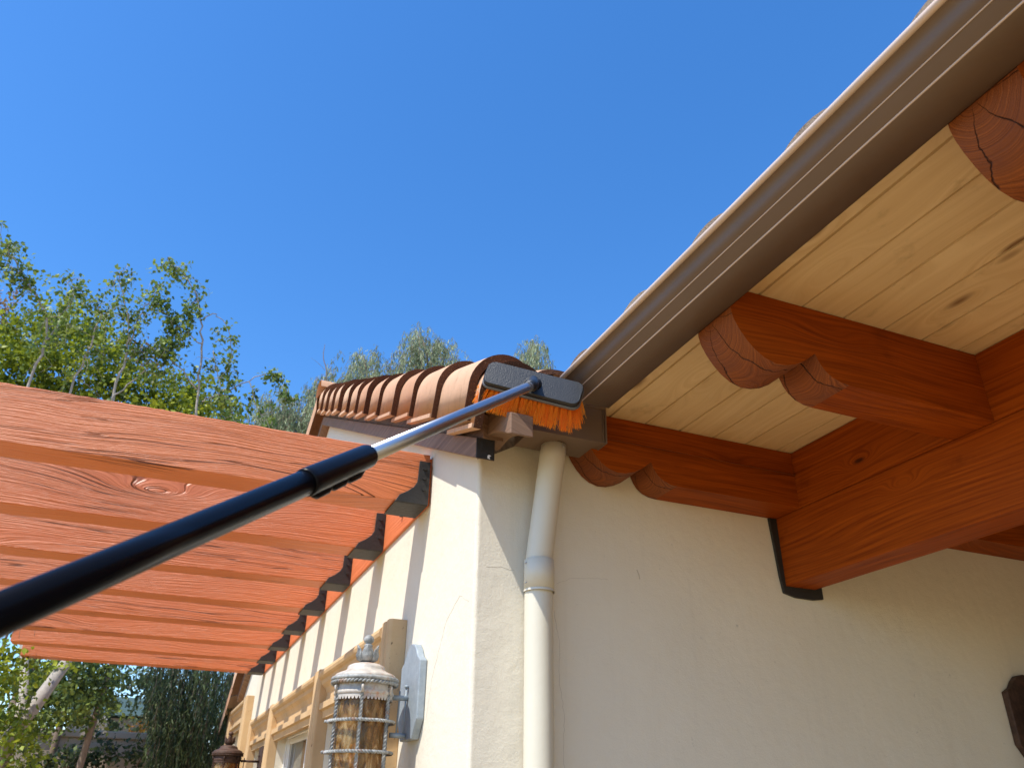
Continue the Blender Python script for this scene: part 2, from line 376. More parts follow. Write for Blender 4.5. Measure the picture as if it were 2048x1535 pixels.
crackline([(1.09,YB,2.15),(1.11,YB,2.05),(1.105,YB,1.95),(1.12,YB,1.86),(1.118,YB,1.72),(1.125,YB,1.6)], .0007).build('hairline_crack', M_crack, house)
crackline([(1.40,YB,2.315),(1.408,YB,2.285)], .002).build('hairline_crack', M_crack, house)

# --- windows: jambs, head mouldings, vinyl frames, panes
XS = XW-.07
def jamb(y0, y1, z0, z1, parent):
    # fluted front: small steps along y
    w = y1-y0; prof = [(0,.0),(0,.058),(.010,.070),(.040,.070),(.046,.062),(.060,.062),(.066,.070),(w-.02,.070),(w,.050),(w,0)]
    MB().prism([(y0+u, XW-v) for u,v in prof], z0, z1, lambda u,v,d:(v,u,d)).build('stone_jamb', M_stone, parent, .003)
def head(y0, y1, zt, parent):
    # (projection, z) moulding
    pr = [(0,zt-.235),(.030,zt-.235),(.034,zt-.20),(.052,zt-.195),(.052,zt-.165),(.022,zt-.155),(.022,zt-.115),(.034,zt-.09),(.052,zt-.072),(.056,zt-.055),(.062,zt-.05)]
    for k in range(7):
        a = -math.pi/2+math.pi*k/6; pr.append((.050+.026*math.cos(a), zt-.026+.026*math.sin(a)))
    pr.append((0,zt))
    MB().prism(pr, y0, y1, lambda u,v,d:(XW-u,d,v)).build('stone_head_moulding', M_stone, parent, 0)
def sill(y0,y1,z,parent):
    MB().box(XW-.11,XW-.002,y0,y1,z-.09,z).build('stone_sill', M_stone, parent, .008)
def windowfr(y0,y1,z0,z1,parent):
    x0 = XW+.055; f = MB(); t = .05
    f.box(x0,x0+.07,y0,y0+t,z0,z1).box(x0,x0+.07,y1-t,y1,z0,z1).box(x0,x0+.07,y0+t,y1-t,z1-t,z1).box(x0,x0+.07,y0+t,y1-t,z0,z0+t)
    ym = (y0+y1)/2; f.box(x0+.012,x0+.06,ym-.03,ym+.03,z0+t,z1-t)
    fr = f.build('window_frame', M_vinyl, parent, .004)
    s = MB(); a,b = ym+.03, y1-t; q = .035
    s.box(x0+.02,x0+.05,a,a+q,z0+t,z1-t).box(x0+.02,x0+.05,b-q,b,z0+t,z1-t).box(x0+.02,x0+.05,a+q,b-q,z1-t-q,z1-t).box(x0+.02,x0+.05,a+q,b-q,z0+t,z0+t+q)
    s.build('sliding_sash', M_vinyl, fr, .003)
    MB().box(x0+.03,x0+.036,y0+t,ym-.03,z0+t,z1-t).build('window_pane', M_glass, fr)
    MB().box(x0+.033,x0+.039,a+q,b-q,z0+t+q,z1-t-q).build('window_pane', M_glass, fr)
ZT = 2.235
for i,(y0,y1) in enumerate([(3.04,3.17),(4.44,4.60),(6.22,6.38),(7.50,7.64)]): jamb(y0,y1,.8,ZT,house)
for y0,y1 in [(3.17,4.44),(4.60,6.22),(6.38,7.50)]: head(y0,y1,ZT-.004,house)
sill(3.0,7.68,.8,house)
for o in OPEN: windowfr(*o, house)
jamb(8.22,8.45,.8,2.50,house); jamb(9.75,9.95,.8,2.50,house); head(8.45,9.75,2.496,house); sill(8.2,9.98,.8,house)

# --- gable rake: frieze board, shadow board, soffit
def rakebox(x0,x1,d0,d1,y0,y1):
    """box following the slope; d0,d1 offset in z below rake tile line"""
    m = MB(); zl = lambda y: 2.61+SL*(y-2.05) if y <= YR else 2.61+SL*(YR-2.05)-SL*(y-YR)
    ys = [y0]+([YR] if y0<YR<y1 else [])+[y1]
    for a,b in zip(ys,ys[1:]):
        m.add([(x0,a,zl(a)+d0),(x1,a,zl(a)+d0),(x1,b,zl(b)+d0),(x0,b,zl(b)+d0),(x0,a,zl(a)+d1),(x1,a,zl(a)+d1),(x1,b,zl(b)+d1),(x0,b,zl(b)+d1)],
              [(0,3,2,1),(4,5,6,7),(0,1,5,4),(1,2,6,5),(2,3,7,6),(3,0,4,7)])
    return m
zl = lambda y: 2.61+SL*(y-2.05) if y <= YR else 2.61+SL*(YR-2.05)-SL*(y-YR)
rakebox(.765, XW+.006, -.105, -.035, 2.17, 9.35).build('frieze_board', M_darkwood, house, .003)
rakebox(.785, XW+.03, -.0345, .05, 2.16, 9.35).build('rake_board', M_darkwood, house, .003)
MB().box(.766,XW+.004,2.1665,2.1695,zl(2.17)-.104,zl(2.17)-.037).build('board_end_paint', M_black, house, .001)
MB().add([(.803,2.1655,2.565),(.812,2.1655,2.561),(.810,2.1655,2.571),(.816,2.1655,2.574),(.808,2.1655,2.577),(.803,2.1655,2.573)],[(0,1,2,3,4,5)]).build('paint_fleck', M_vinyl, house)
# corbel at the corner (profile in y,z)
zc0 = 2.60
cp = [(2.040,2.603),(2.040,2.672),(2.32,2.795),(2.355,2.69),(2.33,2.674),(2.306,2.669),(2.275,2.672),(2.251,2.674),(2.225,2.674),(2.198,2.669),(2.165,2.659),(2.129,2.645),(2.095,2.629),(2.064,2.612)]
MB().prism(cp, .800, .873, lambda u,v,d:(d,u-.07,v-.035)).build('eave_corbel', M_darkwood, house, .003)
# --- rake tiles
TY = [2.06,2.42,2.76,3.06,3.40,3.70,3.995,4.295,4.595,4.895,5.18,5.46]
def rake_tile(y, L, name='rake_tile', down=1, jit=0, zoff=0):
    """barrel with a drop leg; y= lower end; slope up +Y (down=1) or on the far side"""
    sl = SL*down; n = 16; R0 = .109; th = .026
    out = []; inn = []
    cx = .807+jit; leg = .115
    out.append((cx-R0, -leg)); inn.append((cx-R0+th, -leg))
    for k in range(n+1):
        a = math.pi - (math.pi*.80)*k/n
        rr = R0
        out.append((cx+rr*math.cos(a), rr*math.sin(a)*1.0)); inn.append((cx+(rr-th)*math.cos(a), (rr-th)*math.sin(a)))
    nn = Vector((0,-sl,1)).normalized(); tt = Vector((0,1,sl)).normalized()
    base = Vector((0, y, zl(y)+.138+zoff))
    def P(u,v,d,tap=1.0):
        q = base + nn*v + tt*d; return Vector((cx+(u-cx)*tap, q.y, q.z))
    m = MB(); ro = len(out)
    L0 = [P(u,v,0) for u,v in out]; L1 = [P(u,v,L,.76) - nn*.030 for u,v in out]
    I0 = [P(u,v,.0) for u,v in inn]; I1 = [P(u,v,L,.76) - nn*.030 for u,v in inn]
    m.add(L0+L1, [(i,i+1,i+1+ro,i+ro) for i in range(ro-1)], True)
    m.add(I0+I1, [(i,i+1,i+1+ro,i+ro) for i in range(ro-1)], True)
    m.add([L0[0],I0[0],I1[0],L1[0]],[(0,1,2,3)]); m.add([L0[-1],I0[-1],I1[-1],L1[-1]],[(0,1,2,3)])
    # raised lip at leg foot
    f0 = [P(cx-R0-.006,-leg,0),P(cx-R0,-leg,0),P(cx-R0,-leg+.014,0),P(cx-R0-.006,-leg+.014,0)]
    f1 = [Vector(q)-nn*.030 for q in (P(cx-R0-.006,-leg,L,.76),P(cx-R0,-leg,L,.76),P(cx-R0,-leg+.014,L,.76),P(cx-R0-.006,-leg+.014,L,.76))]
    m.add(f0+f1,[(0,1,2,3),(4,7,6,5),(0,4,5,1),(1,5,6,2),(2,6,7,3),(3,7,4,0)])
    t = m.build(name, M_tile, house, fix=True)
    # rough cut end
    e = MB(); pr = .0025; rag = [random.uniform(-.0022,.0022) for _ in range(ro)]
    E0 = [p - tt*pr for p in L0]; E1 = [p - tt*pr + (nn*rag[i]) for i,p in enumerate(I0)]
    EB0 = [p + tt*.002 for p in L0]; EB1 = [p+tt*.002 for p in I0]
    e.add(E0+E1, [(i,i+1,i+1+ro,i+ro) for i in range(ro-1)]); e.add(E0+EB0, [(i,i+1,i+1+ro,i+ro) for i in range(ro-1)])
    e.add(E1+EB1, [(i,i+1,i+1+ro,i+ro) for i in range(ro-1)])
    e.add([E0[0],E1[0],EB1[0],EB0[0]],[(0,1,2,3)])
    e.build('tile_cut_end', M_tileend, t)
for i,y in enumerate(TY):
    nx = TY[i+1] if i+1 < len(TY) else 5.75
    rake_tile(y, (nx-y)*1.1+.09, jit=random.uniform(-.004,.004), zoff=random.uniform(-.004,.004))
rake_tile(2.018, .36, 'under_tile', jit=.020, zoff=-.018)
# far slope of the rake: tiles running down away
for k in range(10):
    y0 = 5.80+.45*k
    t = MB(); n = 10; R0 = .107+(.003 if k%2 else 0); cx=.807
    sect = [(cx-R0,-.135)]+[(cx+R0*math.cos(math.pi-math.pi*.8*j/n), R0*math.sin(math.pi-math.pi*.8*j/n)) for j in range(n+1)]
    nn = Vector((0,SL,1)).normalized(); tt = Vector((0,1,-SL)).normalized()
    def P(u,v,d,y0=y0):
        b = Vector((0,y0,zl(y0)+.138)) + nn*(v+.02*d/.45) + tt*d; return (u,b.y,b.z)
    ro = len(sect)
    t.add([P(u,v,-.02) for u,v in sect]+[P(u,v,.50) for u,v in sect], [(i,i+1,i+1+ro,i+ro) for i in range(ro-1)], True)
    t.build('far_rake_tile', M_tile, house)
# ridge cap along X and roof field
def roof_field():
    m = MB(); pitch = .225; x0 = .90; X1 = 4.6; n = int((X1-x0)/pitch)
    xs = []; hs = []
    for i in range(n):
        for k in range(8):
            a = math.pi*2*k/8; xs.append(x0+pitch*(i+k/8)); hs.append(.05*math.sin(a)+ (0.012 if math.sin(a)>0 else 0))
    for side in (1,-1):
        rows = []
        ys = []; y = 2.34 if side==1 else 9.45
        steps = 11
        for s in range(steps):
            q_ = 3.41 if side==1 else 3.7; ya = y+side*(q_*s/steps); yb = y+side*(q_*(s+1)/steps)
            ys += [(ya,.022),(yb,.0)]
        for yy,h in ys:
            rows.append([(x,yy,zl(yy)+.138+.02+hh+h) for x,hh in zip(xs,hs)])
        c = len(xs)
        vs = [p for r_ in rows for p in r_]
        m.add(vs, [(j*c+i,j*c+i+1,(j+1)*c+i+1,(j+1)*c+i) for j in range(len(rows)-1) for i in range(c-1)], True)
    return m
roof_field().build('roof_tiles', M_tile, house)
m = MB()
zt = zl(YR)+.138+.06
for k in range(9):
    m2 = MB(); xa = .70+.42*k; n=10
    for (xx,rr_) in ((xa,.115),(xa+.46,.10)):
        m2.v += [(xx, YR+rr_*math.cos(math.pi*j/n), zt+rr_*math.sin(math.pi*j/n)*.8-.03) for j in range(n+1)]
    m2.f = [(i,i+1,i+n+2,i+n+1) for i in range(n)]; m2.sm=[True]*n
    m2.build('ridge_tile', M_tile, house)
# closing planes under the tiles
MB().add([(XW,2.14,zl(2.14)+.045),(4.6,2.14,zl(2.14)+.045),(4.6,YR,zl(YR)+.045),(XW,YR,zl(YR)+.045)],[(0,1,2,3)]).add([(XW,9.4,zl(9.4)+.045),(4.6,9.4,zl(9.4)+.045),(4.6,YR,zl(YR)+.045),(XW,YR,zl(YR)+.045)],[(0,1,2,3)]).build('roof_deck', M_darkwood, house)
# eave tiles on the front (above the box gutter)
def eave_tile(cx, y, z, R0, L, up, name, ax='y', th=.018, slope=.458, flat=.7, endm=None):
    n = 12; m = MB(); e = MB()
    s = 1 if up else -1
    P = (lambda u,v,d: (cx+u, y+d, z+v+slope*d)) if ax=='y' else (lambda u,v,d: (y+d, cx+u, z+v+slope*d))
    o = [(R0*math.cos(math.pi*k/n), s*flat*R0*math.sin(math.pi*k/n)) for k in range(n+1)]
    i_ = [((R0-th)*math.cos(math.pi*k/n), s*(flat*R0-th)*math.sin(math.pi*k/n)) for k in range(n+1)]
    ro = n+1
    for q in (o,i_): m.add([P(u,v,0) for u,v in q]+[P(u*.92,v,L) for u,v in q], [(j,j+1,j+1+ro,j+ro) for j in range(n)], True)
    t = m.build(name, M_tile, house)
    jit = [random.uniform(-.002,.002) for _ in o]
    e.add([P(u,v,-.002) for u,v in o]+[P(u,v+jit[k],-.002) for k,(u,v) in enumerate(i_)], [(j,j+1,j+1+ro,j+ro) for j in range(n)])
    e.build('tile_cut_end', endm or M_tileend, t)
for k in range(2):
    eave_tile(.985+.165*k, 2.02, 2.800, .085, .45, True, 'eave_tile', flat=.52)
for k in range(2):
    eave_tile(.900+.165*k, 2.035, 2.845, .080, .4, False, 'pan_tile', flat=.4)

# --- porch: ceiling boards, rafters, blocking, beam, post
ZC = 2.79
seams = [1.1425]+[1.241+.1405*k for k in range(22)]
for i,(a,b) in enumerate(zip(seams, seams[1:])):
    m = MB(); g_ = .004
    zj = random.uniform(0,.0015); pr = [(a+.0012,ZC+.03),(a+.0012,ZC+.012),(a+g_,ZC+zj),(b-g_,ZC+zj),(b-.0012,ZC+.012),(b-.0012,ZC+.03)]
    m.prism(pr, -2.2, YB-.002, lambda u,v,d:(u,d,v)).build('ceiling_board', M_plank, house)
MB().box(1.1425,4.4,-2.2,YB-.002,ZC+.031,ZC+.06).build('ceiling_deck', M_darkwood, house)
TAIL = [(1.1415,ZC-.001),(1.1415,2.715),(1.147,2.690),(1.160,2.664),(1.178,2.638),(1.200,2.615),(1.226,2.598),(1.258,2.589),(1.290,2.591),(1.322,2.601),(1.352,2.617),(1.378,2.637),(1.392,2.648),(1.402,2.624),(1.416,2.604),(1.436,2.589),(1.462,2.580),(1.49,2.577)]
def rafter(y0, y1):
    poly = TAIL+[(4.39,2.577),(4.39,ZC-.001)]
    r = MB(); n = len(poly)
    nt_ = len(TAIL)
    # side faces
    r.add([(u,y0,v) for u,v in poly],[tuple(range(n))]); r.add([(u,y1,v) for u,v in poly],[tuple(reversed(range(n)))])
    r.add([(TAIL[-1][0],y0,TAIL[-1][1]),(TAIL[-1][0],y1,TAIL[-1][1]),(4.39,y1,2.577),(4.39,y0,2.577)],[(0,1,2,3)])
    r.add([(4.39,y0,2.577),(4.39,y1,2.577),(4.39,y1,ZC-.001),(4.39,y0,ZC-.001)],[(0,1,2,3)])
    o = r.build('porch_rafter', M_redX, house)
    s = MB(); s.add([(u,y0,v) for u,v in TAIL]+[(u,y1,v) for u,v in TAIL], [(i,i+1,i+1+nt_,i+nt_) for i in range(nt_-1)], True)
    sm = s.build('scrolled_tail_end', M_redEnd, o)
    # keep the cusp crisp
    md = sm.modifiers.new('edge','EDGE_SPLIT'); md.split_angle = R(35)
YTS = [2.155,1.353,.551,-.251,-1.053,-1.855]
for y in YTS: rafter(y, y+.142)
XBm = 2.01
for a,b in zip(YTS[1:],YTS): MB().box(XBm-.005,XBm+.05,a+.1422,b-.0002,2.5771,ZC-.002).build('blocking', M_redY, house, .001)
MB().box(XBm,XBm+.135,-2.0,YB-.0,2.325,2.5768).build('porch_beam', M_redY, house, .004)
# thin black plate around the beam pocket: irregular dark patch on the wall
fl = [(XBm-.034,2.576),(XBm-.027,2.47),(XBm-.020,2.36),(XBm-.012,2.300),(XBm+.04,2.288),(XBm+.12,2.287),(XBm+.165,2.294),(XBm+.165,2.35),(XBm+.15,2.576)]
MB().prism([(u,v) for u,v in fl], YB-.012, YB-.001, lambda u,v,d:(u,d,v)).build('beam_pocket_plate', M_black, house, .002)
po = MB().box(XBm-.005,XBm+.14,-1.95,-1.81,0,2.324).build('porch_post', M_redY, house, .006)
# porch roof tiles over the deck (slope away from the gutter), barrel ends above the gutter lip
m = MB(); pitch=.36; n=13
ys=[];hh=[]
for i in range(12):
    for k in range(10):
        a=2*math.pi*k/10; ys.append(-2.1+pitch*(i+k/10)); hh.append(.05*math.sin(a))
rows=[[(1.16+3.3*s/10, y, ZC+.12+.08*s/10*3+h) for y,h in zip(ys,hh)] for s in range(11)]
c=len(ys); m.add([p for r_ in rows for p in r_], [(j*c+i,j*c+i+1,(j+1)*c+i+1,(j+1)*c+i) for j in range(10) for i in range(c-1)], True)
m.build('porch_roof_tiles', M_tile, house)
for cy in (1.995,1.64,1.285,.925,.575,.22,-.14,-.5,-.86):
    eave_tile(cy, 1.045, 2.842, .105, .5, True, 'porch_eave_tile', ax='x', slope=.12, flat=.60, endm=M_tileend2)

# ================================================================ GUTTERS
gut = thing('roof_gutter', (1.12, 2.1, 2.66), 'brown metal gutter running along the porch eave above the rafter tails', 'gutter')
prof = [(1.206,2.893),(1.206,2.7905),(1.103,2.7905),(1.0990,2.7922),(1.0728,2.8135),(1.0708,2.8155)]
for k in range(1,11):
    t = k/10; prof.append((1.0708-.0348*t-.003*math.sin(2*math.pi*t), 2.8155+.0415*t-.002*math.sin(2*math.pi*t)))
prof += [(1.0305,2.860),(1.0295,2.866),(1.032,2.8695),(1.042,2.8695),(1.044,2.866)]
KG = .945
prof = [(u*KG, 1.6+(v-1.6)*KG) for u,v in prof]
m = MB(); n = len(prof)
ysg = [-2.0+ (1.985+2.0)*k/24 for k in range(25)]
vs = [(u,y,v) for y in ysg for u,v in prof]
m.add(vs, [(j*n+i,j*n+i+1,(j+1)*n+i+1,(j+1)*n+i) for j in range(24) for i in range(n-1)], True)
o = m.build('gutter_trough', M_gutter, gut)
md = o.modifiers.new('edge','EDGE_SPLIT'); md.split_angle = R(28)
md = o.modifiers.new('thick','SOLIDIFY'); md.thickness = .0012
gk = lambda u,v: (u*KG, 1.6+(v-1.6)*KG)
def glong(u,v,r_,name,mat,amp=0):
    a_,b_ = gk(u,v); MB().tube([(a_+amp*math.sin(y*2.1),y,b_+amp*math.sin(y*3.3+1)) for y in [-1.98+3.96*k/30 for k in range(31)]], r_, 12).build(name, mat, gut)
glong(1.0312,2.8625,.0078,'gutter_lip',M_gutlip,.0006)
glong(1.0712,2.8148,.0013,'fold_highlight',M_gutlip)  # thin pale strips: highlights along the folds put in as colour
glong(1.1005,2.7922,.0021,'fold_highlight',M_gutlip)
ec = MB(); ec.add([(u,1.9855,v) for u,v in prof[:-3]]+[(prof[0][0],1.9855,2.80)], [tuple(range(len(prof)-2))]); ec.build('end_cap', M_gutter, gut)
MB().tube([(1.055,1.986,2.752),(1.052,2.04,2.748),(1.045,2.098,2.742)], .022, 16).build('outlet_spout', M_gutter, gut)
box = thing('gutter_box', (1.05, 2.2, 2.66), 'short brown metal gutter outlet box on top of the cream downpipe', 'gutter')
b = MB(); x0,x1,y0,y1,z0,z1 = .925,1.187,2.10,2.245,2.658,2.7885
b.add([(x0,y0,z0+.0),(x1,y0,z0),(x1,y1,z0),(x0,y1,z0),(x0,y0-.004,z1),(x1,y0-.004,z1),(x1,y1,z1),(x0,y1,z1)],[(0,3,2,1),(0,1,5,4),(1,2,6,5),(2,3,7,6),(3,0,4,7)])
ob = b.build('box_trough', M_gutter, box, .002)
MB().box(x1-.0015,x1+.004,y0-.009,y1+.002,z0-.003,z1-.002).build('end_cap', M_gutter, box, .002)
MB().box(x0,x1,y0-.0075,y0-.003,z1-.012,z1-.001).build('front_lip', M_gutter, box, .0015)
MB().tube([(x1-.008,y0-.006,z1-.01),(x1-.009,y0-.003,z0+.004)], .0016, 6).build('sealant_bead', M_gutter, box)

# ================================================================ DOWNPIPE
dp = thing('downpipe', (1.03, 2.25, 0), 'cream painted round downpipe fixed at the wall corner below the brown gutter box', 'downpipe')
def pipept(z): return (1.030+ (0.020 if z>2.27 else 0)*(z-2.27)/.4, 2.212-(.02 if z>2.27 else 0)*(z-2.27)/.4, z)
zs = [2.215+ (2.662-2.215)*k/8 for k in range(9)]
MB().tube([(1.012+.031*max(0,z-2.285)/.377, 2.240-.053*max(0,z-2.285)/.377, z) for z in [2.19,2.25,2.28,2.295]+[2.31+.352*k/8 for k in range(9)]], .0420, 40, True).build('upper_pipe', M_pipe, dp)
zs = [0+2.24*k/40 for k in range(41)]
MB().tube([(1.012,2.242,z) for z in zs], .0435, 40, True).build('lower_pipe', M_pipe, dp)
c = MB(); c.lathe([(.0455,0),(.0465,.0),(.0465,.094),(.0435,.096)], (1.012,2.238,2.19), 40); c.lathe([(.0475,0),(.0475,.006),(.0455,.008)], (1.012,2.238,2.186), 40)
c.build('coupling', M_pipe, dp)
for dz in (.018,.08):
    MB().lathe([(.0,.0),(.004,.0),(.004,.003),(0,.0035)], (.966,2.232,2.19+dz), 8).build('rivet', M_metal, dp)
MB().lathe([(.0,-.004),(.0035,-.002),(.0035,.002),(0,.004)], (1.058,2.147,2.645), 8).build('screw', M_metal, dp)

# ================================================================ PERGOLA
per = thing('pergola', (-.1, 5.2, 2.6), 'orange painted timber pergola of eight rafters hung on the sunlit house wall', 'pergola')
ZP0, ZP1, TH = 2.626, 2.832, .150
XL = .811
MB().box(XL,XW-.001,2.845,7.78,ZP0+.002,ZP1-.01).build('ledger', M_orangeY, per, .002)
for k in range(8):
    y0 = 2.83+.682*k; y1 = y0+TH; xl = -1.08+random.uniform(-.015,.015)
    r = MB(); N = 70
    # slightly wavy sawn timber; bottom and top edges nibbled
    sect = []
    for i in range(N+1):
        x = xl+(XL-.002-xl)*i/N
        wv = .0012*math.sin(x*3+k)+.0006*math.sin(x*9+k*2); e1 = random.uniform(-.0012,.0012); e2 = random.uniform(-.0015,.0015)
        sect.append([(x,y0+wv,ZP0+.003+e1),(x,y0+.003+wv,ZP0),(x,y1-.003+wv,ZP0),(x,y1+wv,ZP0+.003),(x,y1+wv,ZP1-.003),(x,y1-.003+wv,ZP1),(x,y0+.004+wv,ZP1+e2),(x,y0+wv,ZP1-.004+e2)])
    vs = [p for s_ in sect for p in s_]
    r.add(vs, [(i*8+j,i*8+(j+1)%8,(i+1)*8+(j+1)%8,(i+1)*8+j) for i in range(N) for j in range(8)])
    r.add(sect[0],[tuple(range(8))]); r.add(sect[-1],[tuple(reversed(range(8)))])
    ra = r.build('rafter', M_orange, per)
    h = MB(); t = .006; zb = ZP0-.006
    side = [(XL-.001,ZP1-.035),(XL-.045,ZP1-.035),(XL-.048,ZP0+.085),(XL-.060,ZP0+.062),(XL-.085,ZP0+.040),(XL-.115,ZP0+.022),(XL-.130,zb),(XL-.001,zb)]
    h.prism(side, y0-.0105, y0-.0045, lambda u,v,d:(u,d,v)); h.prism(side, y1+.0045, y1+.0105, lambda u,v,d:(u,d,v))
    h.box(XL-.130,XL-.001,y0-.0045,y1+.0045,zb-.001,ZP0-.0005-.002)
    hg = h.build('rafter_hanger', M_black, ra, .0015)
    for z_ in (ZP0+.055,ZP0+.10,ZP0+.14):
        bb = MB(); bb.tube([(XL-.024,y0-.018,z_),(XL-.024,y0-.010,z_)], .008, 6); bb.build('bolt', M_black, hg)
    if k < 7:
        bb = MB(); bb.tube([(XL-.012,y1+.22,2.70),(XL-.001,y1+.22,2.70)], .011, 8); bb.build('ledger_bolt', M_black, per)
# dry vine twigs hanging on the front rafters
tw = thing('dry_vine', (-1.0,3.4,2.7), 'thin dry vine tendrils hanging over the left ends of the orange rafters', 'vine')
m = MB()
def vine(p, n, dx, dz):
    pts=[Vector(p)]; 
    for i in range(n): pts.append(pts[-1]+Vector((dx*random.uniform(.3,1.5), random.uniform(-.003,.003), dz*random.uniform(.6,1.2))))
    m.tube(pts, .0014, 4)
vine((-.83,3.48,2.66),9,.004,-.012); vine((-.84,3.47,2.65),6,.012,-.014)
vine((-1.02,6.80,2.83),8,.003,-.03); vine((-.94,6.80,2.83),8,.005,-.03); vine((-1.0,7.47,2.80),10,.03,-.004)
m.build('tendrils', M_twig, tw)

# ================================================================ BRUSH ON TELESCOPIC POLE
KB = .945
P0 = Vector((.868*KB,1.965*KB,1.6+1.139*KB)); PD = Vector((-.994,-1.103,-.975)).normalized()
brush = thing('extension_broom', tuple(P0), 'long telescopic broom with black head and orange bristles scrubbing the gutter corner', 'broom')
LT = ((.994**2+1.103**2+.975**2)**.5)
def on(s): return P0+PD*s
s1 = .0; 
def s_at_px(x):   # along pole where the image x is px
    lo,hi=0,2.2
    for _ in range(50):
        mid=(lo+hi)/2; v=on(mid)-CAM; xx=1024+1600*v.dot(right)/v.dot(fwd)
        if xx>x: lo=mid
        else: hi=mid
    return lo
sA = 1.02; sB = 1.20
sA = s_at_px(735); sB = s_at_px(612)
MB().tube([on(.03),on(sA+.02)], .0135, 40).build('aluminium_tube', M_metal, brush)
MB().tube([on(sA-.002),on(sA),on(sA+.004),on(sB-.01),on(sB),on(sB+.004)], [.0170,.0190,.0198,.0208,.0208,.0196], 40).build('locking_collar', M_collar, brush)
MB().tube([on(sB),on(2.05)], .0186, 48).build('black_tube', M_blackpole, brush)
# collar grip ribs underneath
cr = MB(); perp = PD.cross(Vector((0,0,1))).normalized(); dn = PD.cross(perp).normalized()
if dn.z > 0: dn = -dn
for k in range(3):
    s_ = sA+.02+k*.05
    cr.tube([on(s_)+dn*.017, on(s_+.02)+dn*.0235, on(s_+.05)+dn*.0235, on(s_+.065)+dn*.017], [.004,.006,.006,.004], 10)
cr.build('grip_rib', M_collar, brush)
# head frame from pose: L long axis, Sx short axis (up), Nn outward
Lx = Vector((.877,-.396,-.274)); Sx = Vector((.321,.056,.945)); Nn = Vector((-.359,-.917,.176))
C0 = Vector((.909*KB,2.055*KB,1.6+1.189*KB))
def H(u,v,w_): return C0+(Lx*u+Sx*v+Nn*w_)*KB
def rrect(a,b,r,n=6):
    out=[]
    for cx,cy,a0 in ((a-r,b-r,0),(-a+r,b-r,90),(-a+r,-b+r,180),(a-r,-b+r,270)):
        for k in range(n+1): t=R(a0+90*k/n); out.append((cx+r*math.cos(t),cy+r*math.sin(t)))
    return out
hw,hh_ = .158,.046
blk = MB(); secs = [(0.000,1,.0),(.006,1,.0),(.012,.985,.0),(.016,.95,0),(.0185,.90,0),(.020,.5,0)]
loops=[]
for w_,sc,_ in [(0,1.0,0),(.010,1.0,0),(.015,.985,0),(.018,.95,0)]:
    loops.append([H(u*(1-(1-sc)*.3),v*sc,w_) for u,v in rrect(hw,hh_,.024)])
n=len(loops[0])
for a,b2 in zip(loops,loops[1:]): blk.add(a+b2,[(i,(i+1)%n,(i+1)%n+n,i+n) for i in range(n)],True)
blk.add(loops[-1],[tuple(range(n))]); blk.add(loops[0],[tuple(reversed(range(n)))])
blk.build('brush_head', M_plastic, brush)
rim = MB(); lp=rrect(hw+.003,hh_+.003,.026,8)
rim.prism(lp,-.014,.0005,lambda u,v,d:tuple(H(u,v,d))); rim.build('rubber_rim', M_rim, brush, .005)
# socket
sk = MB(); base = H(.0,-.006,.014)
sk.tube([base, base+Nn*.012, base+Nn*.02], [.030,.022,.018], 24)
sk.tube([base+Nn*.016, on(.0), on(.045)], [.017,.0175,.0155], 24); sk.build('handle_socket', M_plastic, brush)
MB().tube([on(.035),on(.062)], .0150, 32).build('clear_ferrule', M_rim, brush)
# bristles
def bristles():
    vs=[];fs=[];rn=[]
    rows = 6; cols = 22
    for i in range(cols):
        for j in range(rows):
            u = -hw*.93+2*hw*.93*i/(cols-1); v = -hh_*.78+2*hh_*.78*j/(rows-1)
            if abs(u)>hw*.88 and abs(v)>hh_*.6: continue
            base = H(u,v,-.012)
            fl_u = (u/hw)**3*.42; 
            tr = random.random()
            ju = random.gauss(0,.09)
            for q in range(34):
                an = random.uniform(0,6.28); rr=.0035*math.sqrt(random.random())
                b0 = base+Lx*rr*math.cos(an)+Sx*rr*math.sin(an)
                spread = Vector((0,0,0))+Lx*(fl_u+ju+random.gauss(0,.07)+.9*rr/.0035*.14*math.cos(an))
                d = (-Sx*(.86+v/hh_*-.10+random.gauss(0,.06)) - Nn*(.62+.12*v/hh_*-1+random.gauss(0,.05)) + spread).normalized()
                L = .066+random.gauss(0,.0018)+ (.010*(1-v/hh_)/2) -.012*(v/hh_+1)/2
                tip = b0+d*L; sag = Vector((0,0,-1))*.004*random.random()
                mid = (b0+tip)/2 - Nn*.002
                wdt = .00042
                side = d.cross(Nn).normalized()*wdt
                for A,B in ((b0,mid),(mid,tip+sag)):
                    k = len(vs); vs += [A-side,A+side,B+side*.9,B-side*.9]; fs.append((k,k+1,k+2,k+3)); rn.append(min(1,max(0,tr*.5+random.random()*.6)))
                    s2 = d.cross(side).normalized()*wdt
                    k = len(vs); vs += [A-s2,A+s2,B+s2*.9,B-s2*.9]; fs.append((k,k+1,k+2,k+3)); rn.append(rn[-1])
    me = bpy.data.meshes.new('bristles'); o = bpy.data.objects.new('bristles', me)
    off = brush.location
    me.from_pydata([tuple(p-off) for p in vs],[],fs)
    at = me.attributes.new('rnd','FLOAT','FACE'); at.data.foreach_set('value', rn)
    me.materials.append(M_bristle); COL.objects.link(o); o.parent = brush
bristles()

